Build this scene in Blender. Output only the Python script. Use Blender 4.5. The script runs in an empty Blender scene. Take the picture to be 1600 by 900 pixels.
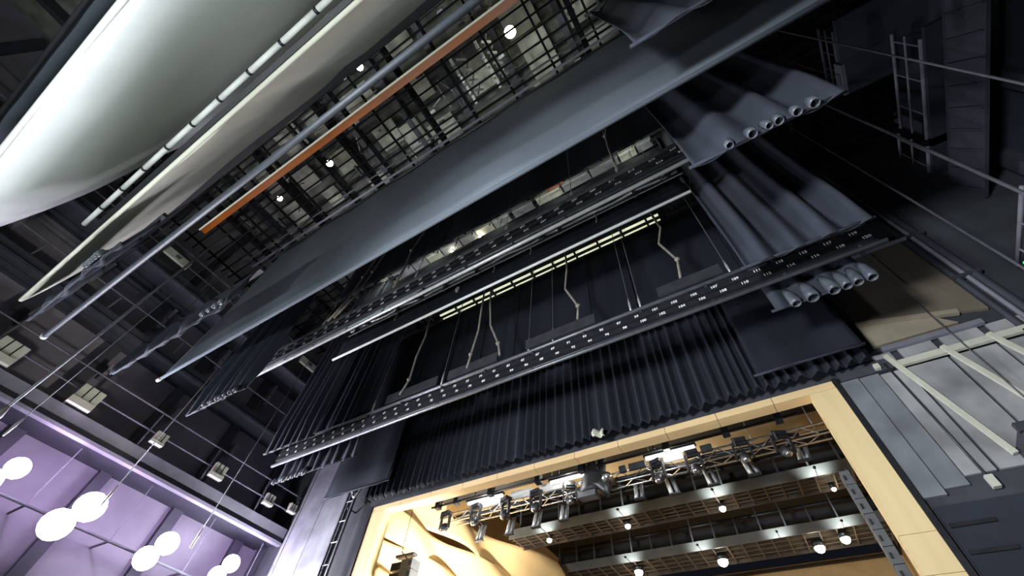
import bpy, math, random
from mathutils import Vector, Matrix
random.seed(7)
scene = bpy.context.scene
C = bpy.context.collection
R = math.radians

# ------------------------------------------------------------------ camera
cam = bpy.data.cameras.new('camera')
cam.sensor_width = 36.0
cam.lens = 14.785
cam.clip_start = 0.05
cam_o = bpy.data.objects.new('camera', cam)
C.objects.link(cam_o)
right = Vector((0.8479, 0.5250, 0.0712)).normalized()
fwd = Vector((-0.3589, 0.4712, 0.8050)).normalized()
up = right.cross(fwd).normalized()
fwd = up.cross(right).normalized()
m = Matrix((right, up, -fwd)).transposed().to_4x4()
m.translation = Vector((0, 0, 1.6))
cam_o.matrix_world = m
scene.camera = cam_o

# ------------------------------------------------------------------ world, exposure
world = bpy.data.worlds.new('world')
scene.world = world
world.use_nodes = True
world.node_tree.nodes['Background'].inputs[0].default_value = (0.10, 0.12, 0.18, 1)
world.node_tree.nodes['Background'].inputs[1].default_value = 0.05
vs = scene.view_settings
vs.view_transform = 'Standard'
vs.look = 'None'
vs.exposure = 0.0
vs.gamma = 1.0
vs.use_curve_mapping = False


def lamp(name, kind, loc, energy, color=(1, 1, 1), size=0.25, target=None, spot=90, blend=0.5, parent=None, sizey=None):
    l = bpy.data.lights.new(name, kind)
    l.energy = energy
    l.color = color
    if kind == 'AREA':
        l.size = size
        if sizey:
            l.shape = 'RECTANGLE'
            l.size_y = sizey
    elif kind == 'SPOT':
        l.shadow_soft_size = size
        l.spot_size = R(spot)
        l.spot_blend = blend
    else:
        l.shadow_soft_size = size
    o = bpy.data.objects.new(name, l)
    C.objects.link(o)
    if parent is not None:
        o.parent = parent
        o.location = Vector(loc) - parent.location
    else:
        o.location = loc
    if target is not None:
        d = Vector(target) - Vector(loc)
        o.rotation_euler = d.to_track_quat('-Z', 'Y').to_euler()
    return o


# ------------------------------------------------------------------ materials
MATS = {}


def mat(name, col, rough=0.8, metal=0.0, var=0.15, scale=3.0, bump=0.0, emit=None, estr=0.0, stretch=(1, 1, 1), spec=0.5):
    if name in MATS:
        return MATS[name]
    mt = bpy.data.materials.new(name)
    mt.use_nodes = True
    nt = mt.node_tree
    b = nt.nodes['Principled BSDF']
    b.inputs['Roughness'].default_value = rough
    b.inputs['Metallic'].default_value = metal
    b.inputs['Specular IOR Level'].default_value = spec
    tc = nt.nodes.new('ShaderNodeTexCoord')
    mp = nt.nodes.new('ShaderNodeMapping')
    mp.inputs['Scale'].default_value = stretch
    nz = nt.nodes.new('ShaderNodeTexNoise')
    nz.inputs['Scale'].default_value = scale
    nz.inputs['Detail'].default_value = 4
    nt.links.new(tc.outputs['Object'], mp.inputs['Vector'])
    nt.links.new(mp.outputs['Vector'], nz.inputs['Vector'])
    rp = nt.nodes.new('ShaderNodeValToRGB')
    rp.color_ramp.elements[0].position = 0.3
    rp.color_ramp.elements[1].position = 0.7
    rp.color_ramp.elements[0].color = tuple(max(0, c * (1 - var)) for c in col) + (1,)
    rp.color_ramp.elements[1].color = tuple(min(1, c * (1 + var)) for c in col) + (1,)
    nt.links.new(nz.outputs['Fac'], rp.inputs['Fac'])
    nt.links.new(rp.outputs['Color'], b.inputs['Base Color'])
    if bump:
        bp = nt.nodes.new('ShaderNodeBump')
        bp.inputs['Strength'].default_value = bump
        bp.inputs['Distance'].default_value = 0.02
        nt.links.new(nz.outputs['Fac'], bp.inputs['Height'])
        nt.links.new(bp.outputs['Normal'], b.inputs['Normal'])
    if emit:
        b.inputs['Emission Color'].default_value = tuple(emit) + (1,)
        b.inputs['Emission Strength'].default_value = estr
    MATS[name] = mt
    return mt


BLACK_CLOTH = mat('black_cloth', (0.014, 0.017, 0.024), 0.92, var=0.25, scale=2.0, bump=0.1, stretch=(1, 1, 0.15), spec=0.2)
GREY_CLOTH = mat('grey_cloth', (0.10, 0.117, 0.142), 0.9, var=0.10, scale=0.6, stretch=(1, 1, 0.4), spec=0.2)
VELVET = mat('velvet', (0.020, 0.024, 0.034), 0.85, var=0.2, scale=4.0, bump=0.15, stretch=(1, 1, 0.1), spec=0.3)
LEG_CLOTH = mat('leg_cloth', (0.036, 0.042, 0.058), 0.8, var=0.2, scale=2.5, bump=0.15, stretch=(1, 1, 0.2), spec=0.3)
LIT_HEM = mat('lit_hem_cloth', (0.10, 0.112, 0.135), 0.38, var=0.3, scale=6, bump=0.3)  # leg cloth in a lighter tone; the lit hem is put into the colour
WHITE_CLOTH = mat('white_cloth', (0.78, 0.82, 0.82), 0.9, var=0.03, scale=0.7)
CREAM_CLOTH = mat('cream_cloth', (0.48, 0.49, 0.41), 0.9, var=0.05, scale=0.8)
BLACK_METAL = mat('black_metal', (0.014, 0.015, 0.019), 0.5, 0.0, var=0.3, scale=8)
DARK_STEEL = mat('dark_steel', (0.05, 0.053, 0.06), 0.45, 0.3, var=0.2, scale=5)
GREY_STEEL = mat('grey_steel', (0.16, 0.17, 0.19), 0.4, 0.5, var=0.15, scale=6)
BLUE_STEEL = mat('blue_steel', (0.050, 0.058, 0.072), 0.5, 0.2, var=0.12, scale=6)
PALE_STEEL = mat('pale_steel', (0.50, 0.52, 0.52), 0.35, 0.4, var=0.12, scale=6)
CHROME = mat('chrome', (0.62, 0.63, 0.64), 0.22, 0.9, var=0.1, scale=6)
WHITE_PAINT = mat('white_paint', (0.72, 0.74, 0.72), 0.55, var=0.06, scale=5)
IVORY = mat('ivory_paint', (0.62, 0.63, 0.52), 0.6, var=0.08, scale=5)
ORANGE_WOOD = mat('orange_wood', (0.22, 0.060, 0.008), 0.3, var=0.25, scale=4, stretch=(0.15, 1, 1), spec=0.2)
WOOD = mat('light_wood', (0.86, 0.68, 0.36), 0.5, var=0.10, scale=3.0, bump=0.05, stretch=(1, 1, 0.1))
WOODH = mat('light_wood_header', (0.84, 0.62, 0.33), 0.5, var=0.10, scale=3.0, bump=0.05, stretch=(0.1, 1, 1))
HALL_WOOD = mat('hall_wood', (0.74, 0.53, 0.27), 0.5, var=0.08, scale=2.0, stretch=(1, 0.15, 1))
WALL_DARK = mat('wall_dark', (0.024, 0.030, 0.044), 0.85, var=0.35, scale=0.8, bump=0.1)
WALL_LEFT = mat('wall_left_paint', (0.20, 0.19, 0.23), 0.8, var=0.2, scale=0.7)
WALL_GREY = mat('wall_grey', (0.045, 0.050, 0.060), 0.8, var=0.35, scale=0.9, bump=0.1)
FRAME_PANEL = mat('frame_panel', (0.34, 0.345, 0.35), 0.7, var=0.45, scale=0.9)
PANEL_GREY = mat('panel_grey', (0.20, 0.215, 0.235), 0.7, var=0.35, scale=1.2)
BROWN_BOARD = mat('brown_board', (0.19, 0.16, 0.12), 0.7, var=0.15, scale=1.5)
TAN = mat('tan_board', (0.34, 0.30, 0.22), 0.7, var=0.12, scale=2)
CONCRETE = mat('roof_concrete', (0.14, 0.145, 0.125), 0.85, var=0.5, scale=1.6, bump=0.2)
ROOF_PANEL = mat('roof_panel', (0.42, 0.43, 0.36), 0.75, var=0.35, scale=2.0)
FLOOR_M = mat('stage_floor', (0.05, 0.045, 0.04), 0.6, var=0.3, scale=2.0)
RAIL = mat('rail_paint', (0.11, 0.112, 0.135), 0.6, var=0.15, scale=4)
GRID_BLACK = mat('grid_black', (0.008, 0.008, 0.009), 0.9, var=0.2, spec=0.1)
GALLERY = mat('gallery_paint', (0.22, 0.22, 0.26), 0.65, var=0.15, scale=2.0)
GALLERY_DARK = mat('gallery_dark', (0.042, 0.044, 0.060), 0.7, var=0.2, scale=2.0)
MESH_BROWN = mat('mesh_brown', (0.12, 0.095, 0.075), 0.6, var=0.15, scale=4)
MESH_BACK = mat('mesh_back', (0.050, 0.038, 0.030), 0.7, var=0.3, scale=3)
FASCIA = mat('fascia_paint', (0.14, 0.145, 0.14), 0.4, var=0.15, scale=1.5)
HALL_DARK = mat('hall_ceiling_paint', (0.016, 0.016, 0.017), 0.7, var=0.4, scale=1.2)
SPEAKER_GREY = mat('speaker_grey', (0.12, 0.13, 0.14), 0.5, var=0.1, scale=6)
CABLE_TAN = mat('cable_tan', (0.20, 0.185, 0.16), 0.6, var=0.2, scale=6)
RUST = mat('rust_paint', (0.55, 0.13, 0.05), 0.6, var=0.2, scale=6)
LABEL = mat('label_white', (0.80, 0.82, 0.82), 0.6, var=0.02, emit=(0.8, 0.85, 0.9), estr=0.0)
EM_FLOOD = mat('flood_lens', (1, 1, 1), 0.3, emit=(1.0, 0.96, 1.0), estr=60)
EM_WORK = mat('work_bulb', (1, 1, 1), 0.3, emit=(1.0, 0.95, 0.72), estr=30)
EM_TUBE = mat('tube_glow', (1, 1, 0.8), 0.3, emit=(0.95, 0.98, 0.68), estr=0.7)
EM_HALL = mat('downlight_glow', (1, 1, 1), 0.3, emit=(1.0, 0.93, 0.75), estr=25)
EM_BAR = mat('bar_added_glow', (1, 1, 1), 0.3, emit=(1.0, 0.97, 0.90), estr=1.6)
EM_GREEN = mat('green_led', (0, 1, 0.3), 0.3, emit=(0.05, 1.0, 0.25), estr=2.0)
EM_AMBER = mat('amber_lamp', (1, 0.5, 0.1), 0.3, emit=(1.0, 0.42, 0.06), estr=1.2)


# ------------------------------------------------------------------ mesh helpers
class MB:
    def __init__(s):
        s.v = []
        s.f = []

    def box(s, x0, x1, y0, y1, z0, z1):
        n = len(s.v)
        for z in (z0, z1):
            s.v += [(x0, y0, z), (x1, y0, z), (x1, y1, z), (x0, y1, z)]
        s.f += [tuple(n + i for i in q) for q in ((3, 2, 1, 0), (4, 5, 6, 7), (0, 1, 5, 4), (1, 2, 6, 5), (2, 3, 7, 6), (3, 0, 4, 7))]
        return s

    def beam(s, a, b, w, h, upv=(0, 0, 1)):
        a = Vector(a); b = Vector(b)
        d = (b - a).normalized()
        u = Vector(upv)
        if abs(d.dot(u)) > 0.98:
            u = Vector((0, 1, 0))
        sx = d.cross(u).normalized()
        sz = sx.cross(d).normalized()
        n = len(s.v)
        for p in (a, b):
            for i, j in ((-1, -1), (1, -1), (1, 1), (-1, 1)):
                s.v.append(tuple(p + sx * (i * w / 2) + sz * (j * h / 2)))
        s.f += [tuple(n + i for i in q) for q in ((0, 1, 2, 3), (7, 6, 5, 4), (4, 5, 1, 0), (5, 6, 2, 1), (6, 7, 3, 2), (7, 4, 0, 3))]
        return s

    def tube(s, pts, r, k=8, caps=True):
        pts = [Vector(p) for p in pts]
        rs = r if isinstance(r, (list, tuple)) else [r] * len(pts)
        base = len(s.v)
        for i, p in enumerate(pts):
            if i == 0:
                d = pts[1] - p
            elif i == len(pts) - 1:
                d = p - pts[i - 1]
            else:
                d = pts[i + 1] - pts[i - 1]
            d.normalize()
            u = Vector((0, 0, 1)) if abs(d.z) < 0.9 else Vector((0, 1, 0))
            a = d.cross(u).normalized()
            b = a.cross(d).normalized()
            for j in range(k):
                t = 2 * math.pi * j / k
                s.v.append(tuple(p + (a * math.cos(t) + b * math.sin(t)) * rs[i]))
        for i in range(len(pts) - 1):
            for j in range(k):
                q = base + i * k
                s.f.append((q + j, q + (j + 1) % k, q + k + (j + 1) % k, q + k + j))
        if caps:
            s.f.append(tuple(base + j for j in range(k))[::-1])
            s.f.append(tuple(base + (len(pts) - 1) * k + j for j in range(k)))
        return s

    def grid(s, fn, nu, nv):
        n = len(s.v)
        for j in range(nv + 1):
            for i in range(nu + 1):
                s.v.append(tuple(fn(i / nu, j / nv)))
        for j in range(nv):
            for i in range(nu):
                a = n + j * (nu + 1) + i
                s.f.append((a, a + 1, a + nu + 2, a + nu + 1))
        return s

    def ball(s, c, r, k=12, sq=(1, 1, 1)):
        c = Vector(c)
        nv = k // 2
        return s.grid(lambda u, v: c + Vector((sq[0] * r * math.sin(math.pi * v) * math.cos(2 * math.pi * u), sq[1] * r * math.sin(math.pi * v) * math.sin(2 * math.pi * u), sq[2] * r * math.cos(math.pi * v))), k, nv)

    def mesh(s, name, off=(0, 0, 0), smooth=False):
        me = bpy.data.meshes.new(name)
        o = Vector(off)
        me.from_pydata([tuple(Vector(v) - o) for v in s.v], [], s.f)
        me.update()
        if smooth:
            me.polygons.foreach_set('use_smooth', [True] * len(me.polygons))
        return me


def obj(name, me, material=None, parent=None, loc=(0, 0, 0)):
    o = bpy.data.objects.new(name, me)
    C.objects.link(o)
    if material is not None and not me.materials:
        me.materials.append(material)
    o.location = loc
    if parent is not None:
        o.parent = parent
    return o


def tag(o, label, cat, group=None):
    o['label'] = label
    o['category'] = cat
    if group:
        o['group'] = group
    return o


def thing(name, label, cat, loc=(0, 0, 0), group=None):
    o = bpy.data.objects.new(name, None)
    o.empty_display_size = 0.2
    C.objects.link(o)
    o.location = loc
    return tag(o, label, cat, group)


def part(name, mb, material, parent, smooth=False, label=None, thick=0):
    w = Vector(parent.location)
    if parent.parent:
        w = w + Vector(parent.parent.location)
    o = obj(name, mb.mesh(name, w, smooth), material, parent)
    if label:
        o['label'] = label
    if thick:
        md = o.modifiers.new('thickness', 'SOLIDIFY')
        md.thickness = thick
        md.offset = 0
    return o


def single(name, mb, material, label, cat, group=None, smooth=False, thick=0):
    o = obj(name, mb.mesh(name, (0, 0, 0), smooth), material)
    if thick:
        md = o.modifiers.new('thickness', 'SOLIDIFY')
        md.thickness = thick
        md.offset = 0
    return tag(o, label, cat, group)


def struct(name, mb, material):
    o = obj(name, mb.mesh(name), material)
    o['kind'] = 'structure'
    return o


def copies(name, me, material, parent, locs):
    out = []
    for l in locs:
        out.append(obj(name, me, material, parent, l))
    return out


# ================================================================== THE SETTING
struct('floor', MB().box(-19, 8.7, -13.3, 10.4, -0.2, 0), FLOOR_M)
struct('wall_left', MB().box(-19, -18.6, -13.3, 10.4, 0, 21), WALL_LEFT)
struct('wall_right', MB().box(8.3, 8.7, -13.3, 10.4, 0, 21), WALL_DARK)
struct('wall_back', MB().box(-18.6, 8.3, -13.3, -12.9, 0, 21), WALL_DARK)
wf = MB()
wf.box(-18.6, -12.38, 9.9, 10.4, 0, 21)
wf.box(1.9, 8.3, 9.9, 10.4, 0, 21)
wf.box(-12.38, 1.9, 9.9, 10.16, 8.57, 21)
wall_front = struct('wall_front', wf, WALL_GREY)

# roof above the grid: deck, beams and panels
roof = struct('ceiling', MB().box(-18.6, 8.3, -12.9, 9.9, 20.4, 20.8), CONCRETE)
beam_me = MB().box(-0.12, 0.12, -12.9, 9.9, 19.9, 20.4).mesh('beam')
copies('beam', beam_me, DARK_STEEL, roof, [(x, 0, 0) for x in (-17, -14.6, -12.2, -9.8, -7.4, -5, -2.6, -0.2, 2.2, 4.6, 7)])
pur_me = MB().box(-18.6, 8.3, -0.08, 0.08, 20.1, 20.4).mesh('purlin')
copies('purlin', pur_me, BLACK_METAL, roof, [(0, y, 0) for y in (-5.5, -3.5, -1.6, 0.2, 1.9, 3.6, 5.4, 7.2)])
for i, (x, y, w, d) in enumerate([(-13.4, 0.6, .7, .5), (-12.9, 1.9, .5, .4), (-11.0, 0.9, .8, .5), (-10.9, -.9, .7, .5), (-8.7, -0.6, 0.9, .5), (-8.6, 1.1, .7, .5), (-7.6, 1.7, .6, .6), (-6.3, 2.2, .8, .5), (-6.2, 0.3, .6, .5), (-12.6, -1.0, .8, .5), (-5.9, -1.6, .7, .5), (-3.8, 1.2, .7, .6), (-1.4, 1.9, .7, .9), (-1.5, .4, .8, .5), (0.6, 1.1, .7, .6), (0.9, 2.6, .7, .5), (-10.4, 2.6, .6, .5), (-14.9, -.2, .8, .5), (-15.2, 1.6, .6, .5), (-8.9, -2.4, .8, .5)]):
    part('deck_panel', MB().box(x - w * .8, x + w * .8, y - d, y + d, 19.96, 20.06), ROOF_PANEL, roof)
# small loose ironwork over the grid, told apart through the bars
for i in range(46):
    x = random.uniform(-15, 1); y = random.uniform(-2.0, 3.0); z = random.uniform(17.5, 19.4)
    if random.random() < .6:
        part('loft_block', MB().box(x - .12, x + .12, y - .05, y + .05, z, z + random.uniform(.1, .3)), random.choice([PALE_STEEL, GREY_STEEL, DARK_STEEL, IVORY]), roof)
    else:
        a = random.uniform(-.6, .6)
        part('tie_rod', MB().tube([(x, y, z), (x + a, y + random.uniform(-1.2, 1.2), z + random.uniform(0, .6))], .025, 6), random.choice([PALE_STEEL, DARK_STEEL]), roof)
for x0 in (-4.0, -2.95):
    for s in range(5):
        y = .05 + s * .36
        part('ladder_rail', MB().beam((x0, y, 18), (x0 - .03, y + .32, 18), .10, .06), WHITE_PAINT, roof)
    for s in range(4):
        y = .25 + s * .38
        part('ladder_rung', MB().beam((x0 + .15, y, 18.1), (x0 + .42, y + .18, 18.25), .08, .04), PALE_STEEL, roof)
        part('ladder_rung', MB().beam((x0 + .18, y + .2, 18.1), (x0 + .4, y - .1, 18.35), .05, .04), GREY_STEEL, roof)

# the gridiron
grid = thing('gridiron', 'black steel gridiron of parallel bars under the roof of the fly tower', 'gridiron', (0, 0, 17))
bar_me = MB().box(-18.38, 8.06, -0.03, 0.03, -0.05, 0.05).mesh('grid_bar')
copies('grid_bar', bar_me, GRID_BLACK, grid, [(0, -6 + i * .38, 0) for i in range(42)])
cross_me = MB().box(-0.035, 0.035, -6.1, 9.8, 0.05, 0.13).mesh('cross_channel')
copies('cross_channel', cross_me, GRID_BLACK, grid, [(-18 + i * 1.55, 0, 0) for i in range(17)])
beam2 = MB().box(-0.09, 0.09, -6.1, 9.8, 0.13, 0.38).mesh('grid_girder')
copies('grid_girder', beam2, GRID_BLACK, grid, [(x, 0, 0) for x in (-15.8, -12.4, -9.0, -5.6, 0.2, 3.4)])

for (nm, x0, x1) in (('dark_cover_plate', 3.5, 8.25),):
    part(nm, MB().box(x0, x1, -12.8, 9.85, 17.4, 17.5), GRID_BLACK, roof)  # added dark plate that hides the lit roof on the right

# work lamps over the grid
WORK = [((-1.78, .53, 18), 'largest bright round work lamp above the grid beside the orange batten', .19, 330),
        ((-10.57, .58, 18), 'round work lamp above the grid below the middle of the orange batten', .13, 240),
        ((-6.96, -1.37, 18), 'work lamp above the grid between cream border and grey pipe', .12, 220),
        ((-13.7, .56, 18), 'work lamp above the grid near the left tip of the orange batten', .11, 200),
        ((-1.78, -.2, 18.1), 'small oval work lamp above the orange batten at the top edge', .11, 90),
        ((-.02, 2.42, 17.0), 'right one of two tiny lamps at the top edge of the grey border', .045, 12),
        ((-.22, 2.40, 17.0), 'left one of two tiny lamps at the top edge of the grey border', .045, 12),
        ((-6.55, 6.0, 16.75), 'small lamp below the pale strip, right of its pair', .07, 60),
        ((-8.0, 6.0, 16.75), 'small lamp below the pale strip, left of its pair', .06, 60)]
for (p, lab, r, e) in WORK:
    t = thing('work_lamp', lab, 'lamp', (p[0], p[1], p[2]), 'work lamps at the grid')
    part('bulb', MB().ball(p, r, 26), EM_WORK, t, True)
    part('lamp_cap', MB().tube([(p[0], p[1], p[2] + r * .8), (p[0], p[1], p[2] + r * 2.2)], [r * .9, r * .4], 10), DARK_STEEL, t, True)
    lamp('lamp_light', 'POINT', p, e * 1.35, (.97, 1.0, .80), r, parent=t)

# pale plates standing in for the lit grid seen between two borders
t = thing('lit_gap_strip', 'narrow pale strip standing in for the lit grid between two black borders', 'catwalk', (-5.5, 5.95, 17))
x = -11.9
i = 0
while x < .7:
    w = random.uniform(.55, 1.1)
    part('pale_plate', MB().box(x, min(x + w, .85), 5.68, 6.12, 16.86, 16.92), PALE_STEEL if i % 3 else IVORY, t)
    part('post', MB().beam((x - .03, 5.66, 16.5), (x - .03, 5.66, 16.9), .04, .04), BLACK_METAL, t)
    x += w + random.choice([.06, .06, .18])
    i += 1
part('edge_rail', MB().tube([(-11.9, 5.62, 16.62), (.85, 5.62, 16.62)], .02, 6), GREY_STEEL, t)
for x in (-11.2, -8.6, -5.4, -2.6, .2):  # added lamps hidden behind a border to brighten the pale plates
    part('added_lamp', MB().ball((x, 5.2, 16.3), .05, 8), EM_WORK, t, True)
    part('added_lamp_arm', MB().beam((x, 5.2, 16.3), (x, 5.66, 16.6), .02, .02), BLACK_METAL, t)
    lamp('added_light', 'POINT', (x, 5.2, 16.2), 22, (.93, 1, .85), .05, parent=t)
part('warning_plate', MB().box(-3.2, -2.5, 5.64, 5.68, 16.78, 16.9), RUST, t, label='orange red warning plate')

# fluorescent row under the grid
t = thing('tube_light_row', 'double row of yellowish fluorescent tubes with black clips high at the grid', 'light', (-5.3, 8.8, 16.9))
for row, yy in enumerate((8.66, 8.92)):
    x = -10.7
    while x < -.1:
        w = .95
        part('tube', MB().tube([(x, yy, 16.85), (min(x + w, .05), yy, 16.85)], .05, 10), EM_TUBE, t, True)
        part('clip', MB().box(x + w, x + w + .08, yy - .1, yy + .1, 16.72, 16.95), BLACK_METAL, t)
        x += w + .08
for x in (-10, -7.3, -4.6, -1.9):
    part('hanger', MB().tube([(x, 8.85, 16.95), (x, 8.85, 16.95)], .02, 6), BLACK_METAL, t)


# ================================================================== CLOTHS AND BORDERS
def pleat(x, seed=0, pitch=.5, amp=.1):
    return amp * math.sin(2 * math.pi * x / pitch + .6 * math.sin(x * 1.7 + seed)) + amp * .4 * math.sin(x * 3.1 / pitch + seed * 2)


def cloth_mb(x0, x1, z0, z1, y, pitch=.8, amp=.05, seed=0, nv=8, hem=0.0, fade=True, per=12):
    nu = max(6, int((x1 - x0) / pitch * per))

    def fn(u, v):
        x = x0 + (x1 - x0) * u
        a = pleat(x, seed, pitch, amp) * (1.15 - .4 * v if fade else 1) * min(1, .3 + v * 6)
        z = z0 + (z1 - z0) * v
        if hem and v == 0:
            z += hem * math.sin(2 * math.pi * x / pitch + .6 * math.sin(x * 1.7 + seed))
        return (x + .04 * math.sin(v * 5 + x), y + a, z)
    return MB().grid(fn, nu, nv)


# white cyclorama
t = thing('white_cyclorama', 'large bright white backdrop cloth hanging at the upper left corner', 'backdrop', (-5, -3.1, 9))
def cyc(u, v):
    x = -14.3 + 22 * u
    z = 9.0 + 8.0 * v
    dz = z - 9.0
    y = -3.12 + .42 * (1 - math.exp(-dz / .55)) - .42 + .05 * math.sin(x * .6 + dz) + .10 * math.exp(-((x + 13.6 - dz * .12) / .25) ** 2)
    return (x, y + .3, z)
part('cloth', MB().grid(cyc, 120, 40), WHITE_CLOTH, t, True, thick=.015)
part('bottom_pipe', MB().tube([(-14.3, -3.24, 9.0), (7.7, -3.24, 9.0)], .05, 8), WHITE_PAINT, t, True)
part('top_batten', MB().tube([(-14.6, -2.8, 16.95), (7.9, -2.8, 16.95)], .05, 8), DARK_STEEL, t, True)

# segmented strip in front of it
t = thing('banded_pipe', 'white pipe with black bands running between the white backdrop and cream border', 'pipe', (-13.9, -1.95, 11.1))
x = -13.5
while x < 4:
    part('pipe_segment', MB().tube([(x, -1.98, 11.15), (x + .98, -1.98, 11.15)], .062, 10), WHITE_PAINT, t, True)
    part('black_band', MB().tube([(x + .98, -1.98, 11.15), (x + 1.05, -1.98, 11.15)], .07, 10), BLACK_METAL, t, True)
    x += 1.05
part('carrier_rail', MB().box(-13.3, 4, -1.80, -1.70, 11.05, 11.2), BLACK_METAL, t)

# cream border
t = thing('cream_border', 'cream cloth border hanging to the right of the banded pipe', 'border cloth', (-5, -1.27, 8.7))
def crm(u, v):
    z = 8.72 + 4.75 * v
    xl = -13.7 - 2.0 * min(1, v * 1.0)
    x = xl + (7 - xl) * u
    y = -1.22 + .05 * (1 - math.exp(-(z - 8.7) / .6)) + .03 * math.sin(x * .8) - .06 * math.exp(-((x + 5.3) / .5) ** 2)
    return (x, y, z)
part('cloth', MB().grid(crm, 100, 30), CREAM_CLOTH, t, True, thick=.015)
part('bottom_pipe', MB().tube([(-13.75, -1.23, 8.72), (7, -1.23, 8.72)], .04, 8), CREAM_CLOTH, t, True)
part('top_batten', MB().box(-16.2, 7, -1.28, -1.02, 13.42, 13.65), BLACK_METAL, t)
for x in (-14.5, -10.5, -6.5, -2.5, 1.5):
    part('lift_line', MB().tube([(x, -1.2, 13.6), (x, -1.2, 16.95)], .012, 5), DARK_STEEL, t)

# black border farther upstage
t = thing('rear_border', 'dark grey border cloth in the extreme upper left corner behind white backdrop', 'border cloth', (-5, -4.7, 11))
part('cloth', cloth_mb(-14.6, 6, 11.55, 17, -4.75, 2.2, .01, 3), GREY_CLOTH, t, True, thick=.015)
part('bottom_pipe', MB().tube([(-14.6, -4.75, 11.5), (6, -4.75, 11.5)], .05, 8), DARK_STEEL, t, True)

# grey pipe and orange batten straight overhead
t = thing('grey_pipe_batten', 'long bare blue grey pipe batten with white left end cap', 'pipe', (-5, -.32, 8.47))
part('pipe', MB().tube([(-14, -.33, 8.47), (3.4, -.33, 8.47)], .058, 14), BLUE_STEEL, t, True)
part('end_cap', MB().tube([(-14.1, -.33, 8.47), (-13.99, -.33, 8.47)], .07, 12), WHITE_PAINT, t, True, 'white end cap')
for x in (-13, -9.2, -5.4, -1.6, 2.2):
    part('lift_line', MB().tube([(x, -.33, 8.5), (x, -.33, 16.95)], .008, 5), DARK_STEEL, t)
t = thing('wood_batten', 'orange brown glossy wooden batten with a pale edge below the grid', 'batten', (-5, -.2, 14.1))
part('board', MB().box(-14, 4, -.235, -.045, 14.1, 14.2), ORANGE_WOOD, t)
part('pale_edge', MB().box(-14.02, 4, -.285, -.235, 14.08, 14.22), IVORY, t, label='pale painted edge')
for x in (-12.6, -9, -5.3, -1.7, 2):
    part('lift_line', MB().tube([(x, -.1, 14.2), (x, -.1, 16.95)], .01, 5), BLACK_METAL, t)

# big grey border
t = thing('grey_border', 'wide plain slate grey border cloth crossing the middle of the fly tower', 'border cloth', (-5, 2.25, 9.1))
def gb(u, v):
    x = -13.95 + 18.0 * u
    z = 9.14 + 7.1 * v
    return (x, 2.25 + .03 * math.sin(x * .9 + 1) * (1 - v) + .02 * math.sin(x * 2.1 + z), z)
part('cloth', MB().grid(gb, 120, 16), GREY_CLOTH, t, True, thick=.02)
part('bottom_pipe', MB().tube([(-13.95, 2.25, 9.12), (4.05, 2.25, 9.12)], .045, 10), GREY_CLOTH, t, True)
part('end_cap', MB().tube([(-14.14, 2.25, 9.11), (-13.95, 2.25, 9.11)], .05, 10), WHITE_PAINT, t, True, 'white end cap')
part('top_batten', MB().tube([(-16.4, 2.25, 16.3), (4.2, 2.25, 16.3)], .05, 8), DARK_STEEL, t, True)
part('guide_rail', MB().box(-16.2, 4.2, 2.05, 2.13, 16.42, 16.5), GREY_STEEL, t)
part('guide_rail', MB().box(-16.2, 4.2, 1.75, 1.81, 16.6, 16.66), DARK_STEEL, t)
for x in (-13, -9, -5, -1, 3):
    part('lift_line', MB().tube([(x, 2.25, 16.3), (x, 2.25, 16.95)], .012, 5), BLACK_METAL, t)

# plain black borders that close the view between battens
for (nm, y, z0, z1, x0, x1, lab, pc) in [
        ('black_border', 4.55, 14.05, 16.84, -12.2, 1.4, 'plain black border cloth above the pale strip', 2.6),
        ('black_border', 5.78, 12.6, 16.05, -11.55, .85, 'plain black border cloth between pale strip and numbered batten', 2.6),
        ('black_border', 8.3, 10.9, 15.68, -12.6, 2.0, 'plain seamed black cloth above the pleated curtain and below the tube lights', 1.9)]:
    t = thing(nm, lab, 'border cloth', (-5, y, z0), 'plain black borders')
    part('cloth', cloth_mb(x0, x1, z0, z1, y, pc, .035, y, 6), BLACK_CLOTH, t, True, thick=.015)
    part('top_batten', MB().tube([(x0, y, z1), (x1, y, z1)], .045, 8), BLACK_METAL, t, True)
    for x in (x0 + .8, (x0 + x1) / 2, x1 - .8):
        part('lift_line', MB().tube([(x, y, z1), (x, y, 16.95)], .012, 5), BLACK_METAL, t)
        if y < 5 or y > 8:
            part('pulley', MB().box(x - .04, x + .04, y - .22, y + .22, 16.86, 16.952), BLACK_METAL, t)
    if y > 8:
        x = x0 + .9
        while x < x1:
            part('seam', MB().box(x - .012, x + .012, y - .07, y - .04, z0, z1), BLACK_METAL, t)
            x += 1.45

# short drop with cable truss on top and white pipe at the bottom
t = thing('short_black_drop', 'short black drop with cable pipe on top and white pipe at its bottom', 'border cloth', (-5.3, 5.46, 11.5))
part('cloth', cloth_mb(-11.55, .9, 11.6, 12.65, 5.46, 2.5, .015, 1, 3), BLACK_CLOTH, t, True, thick=.01)
part('bottom_pipe', MB().tube([(-11.62, 5.44, 11.55), (.93, 5.44, 11.55)], .042, 10), WHITE_PAINT, t, True, 'white bottom pipe')
part('top_pipe', MB().tube([(-11.2, 5.46, 12.72), (1.0, 5.46, 12.72)], .05, 10), GREY_STEEL, t, True)
part('cable_bundle', MB().tube([(-11.4 + i * .3, 5.42 + .02 * math.sin(i * 1.3), 12.86 + .03 * math.sin(i * .9)) for i in range(42)], .045, 6), PALE_STEEL, t, True)
part('wire', MB().tube([(-11.3, 5.38, 12.52), (1.0, 5.38, 12.52)], .012, 5), PALE_STEEL, t)
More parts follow.
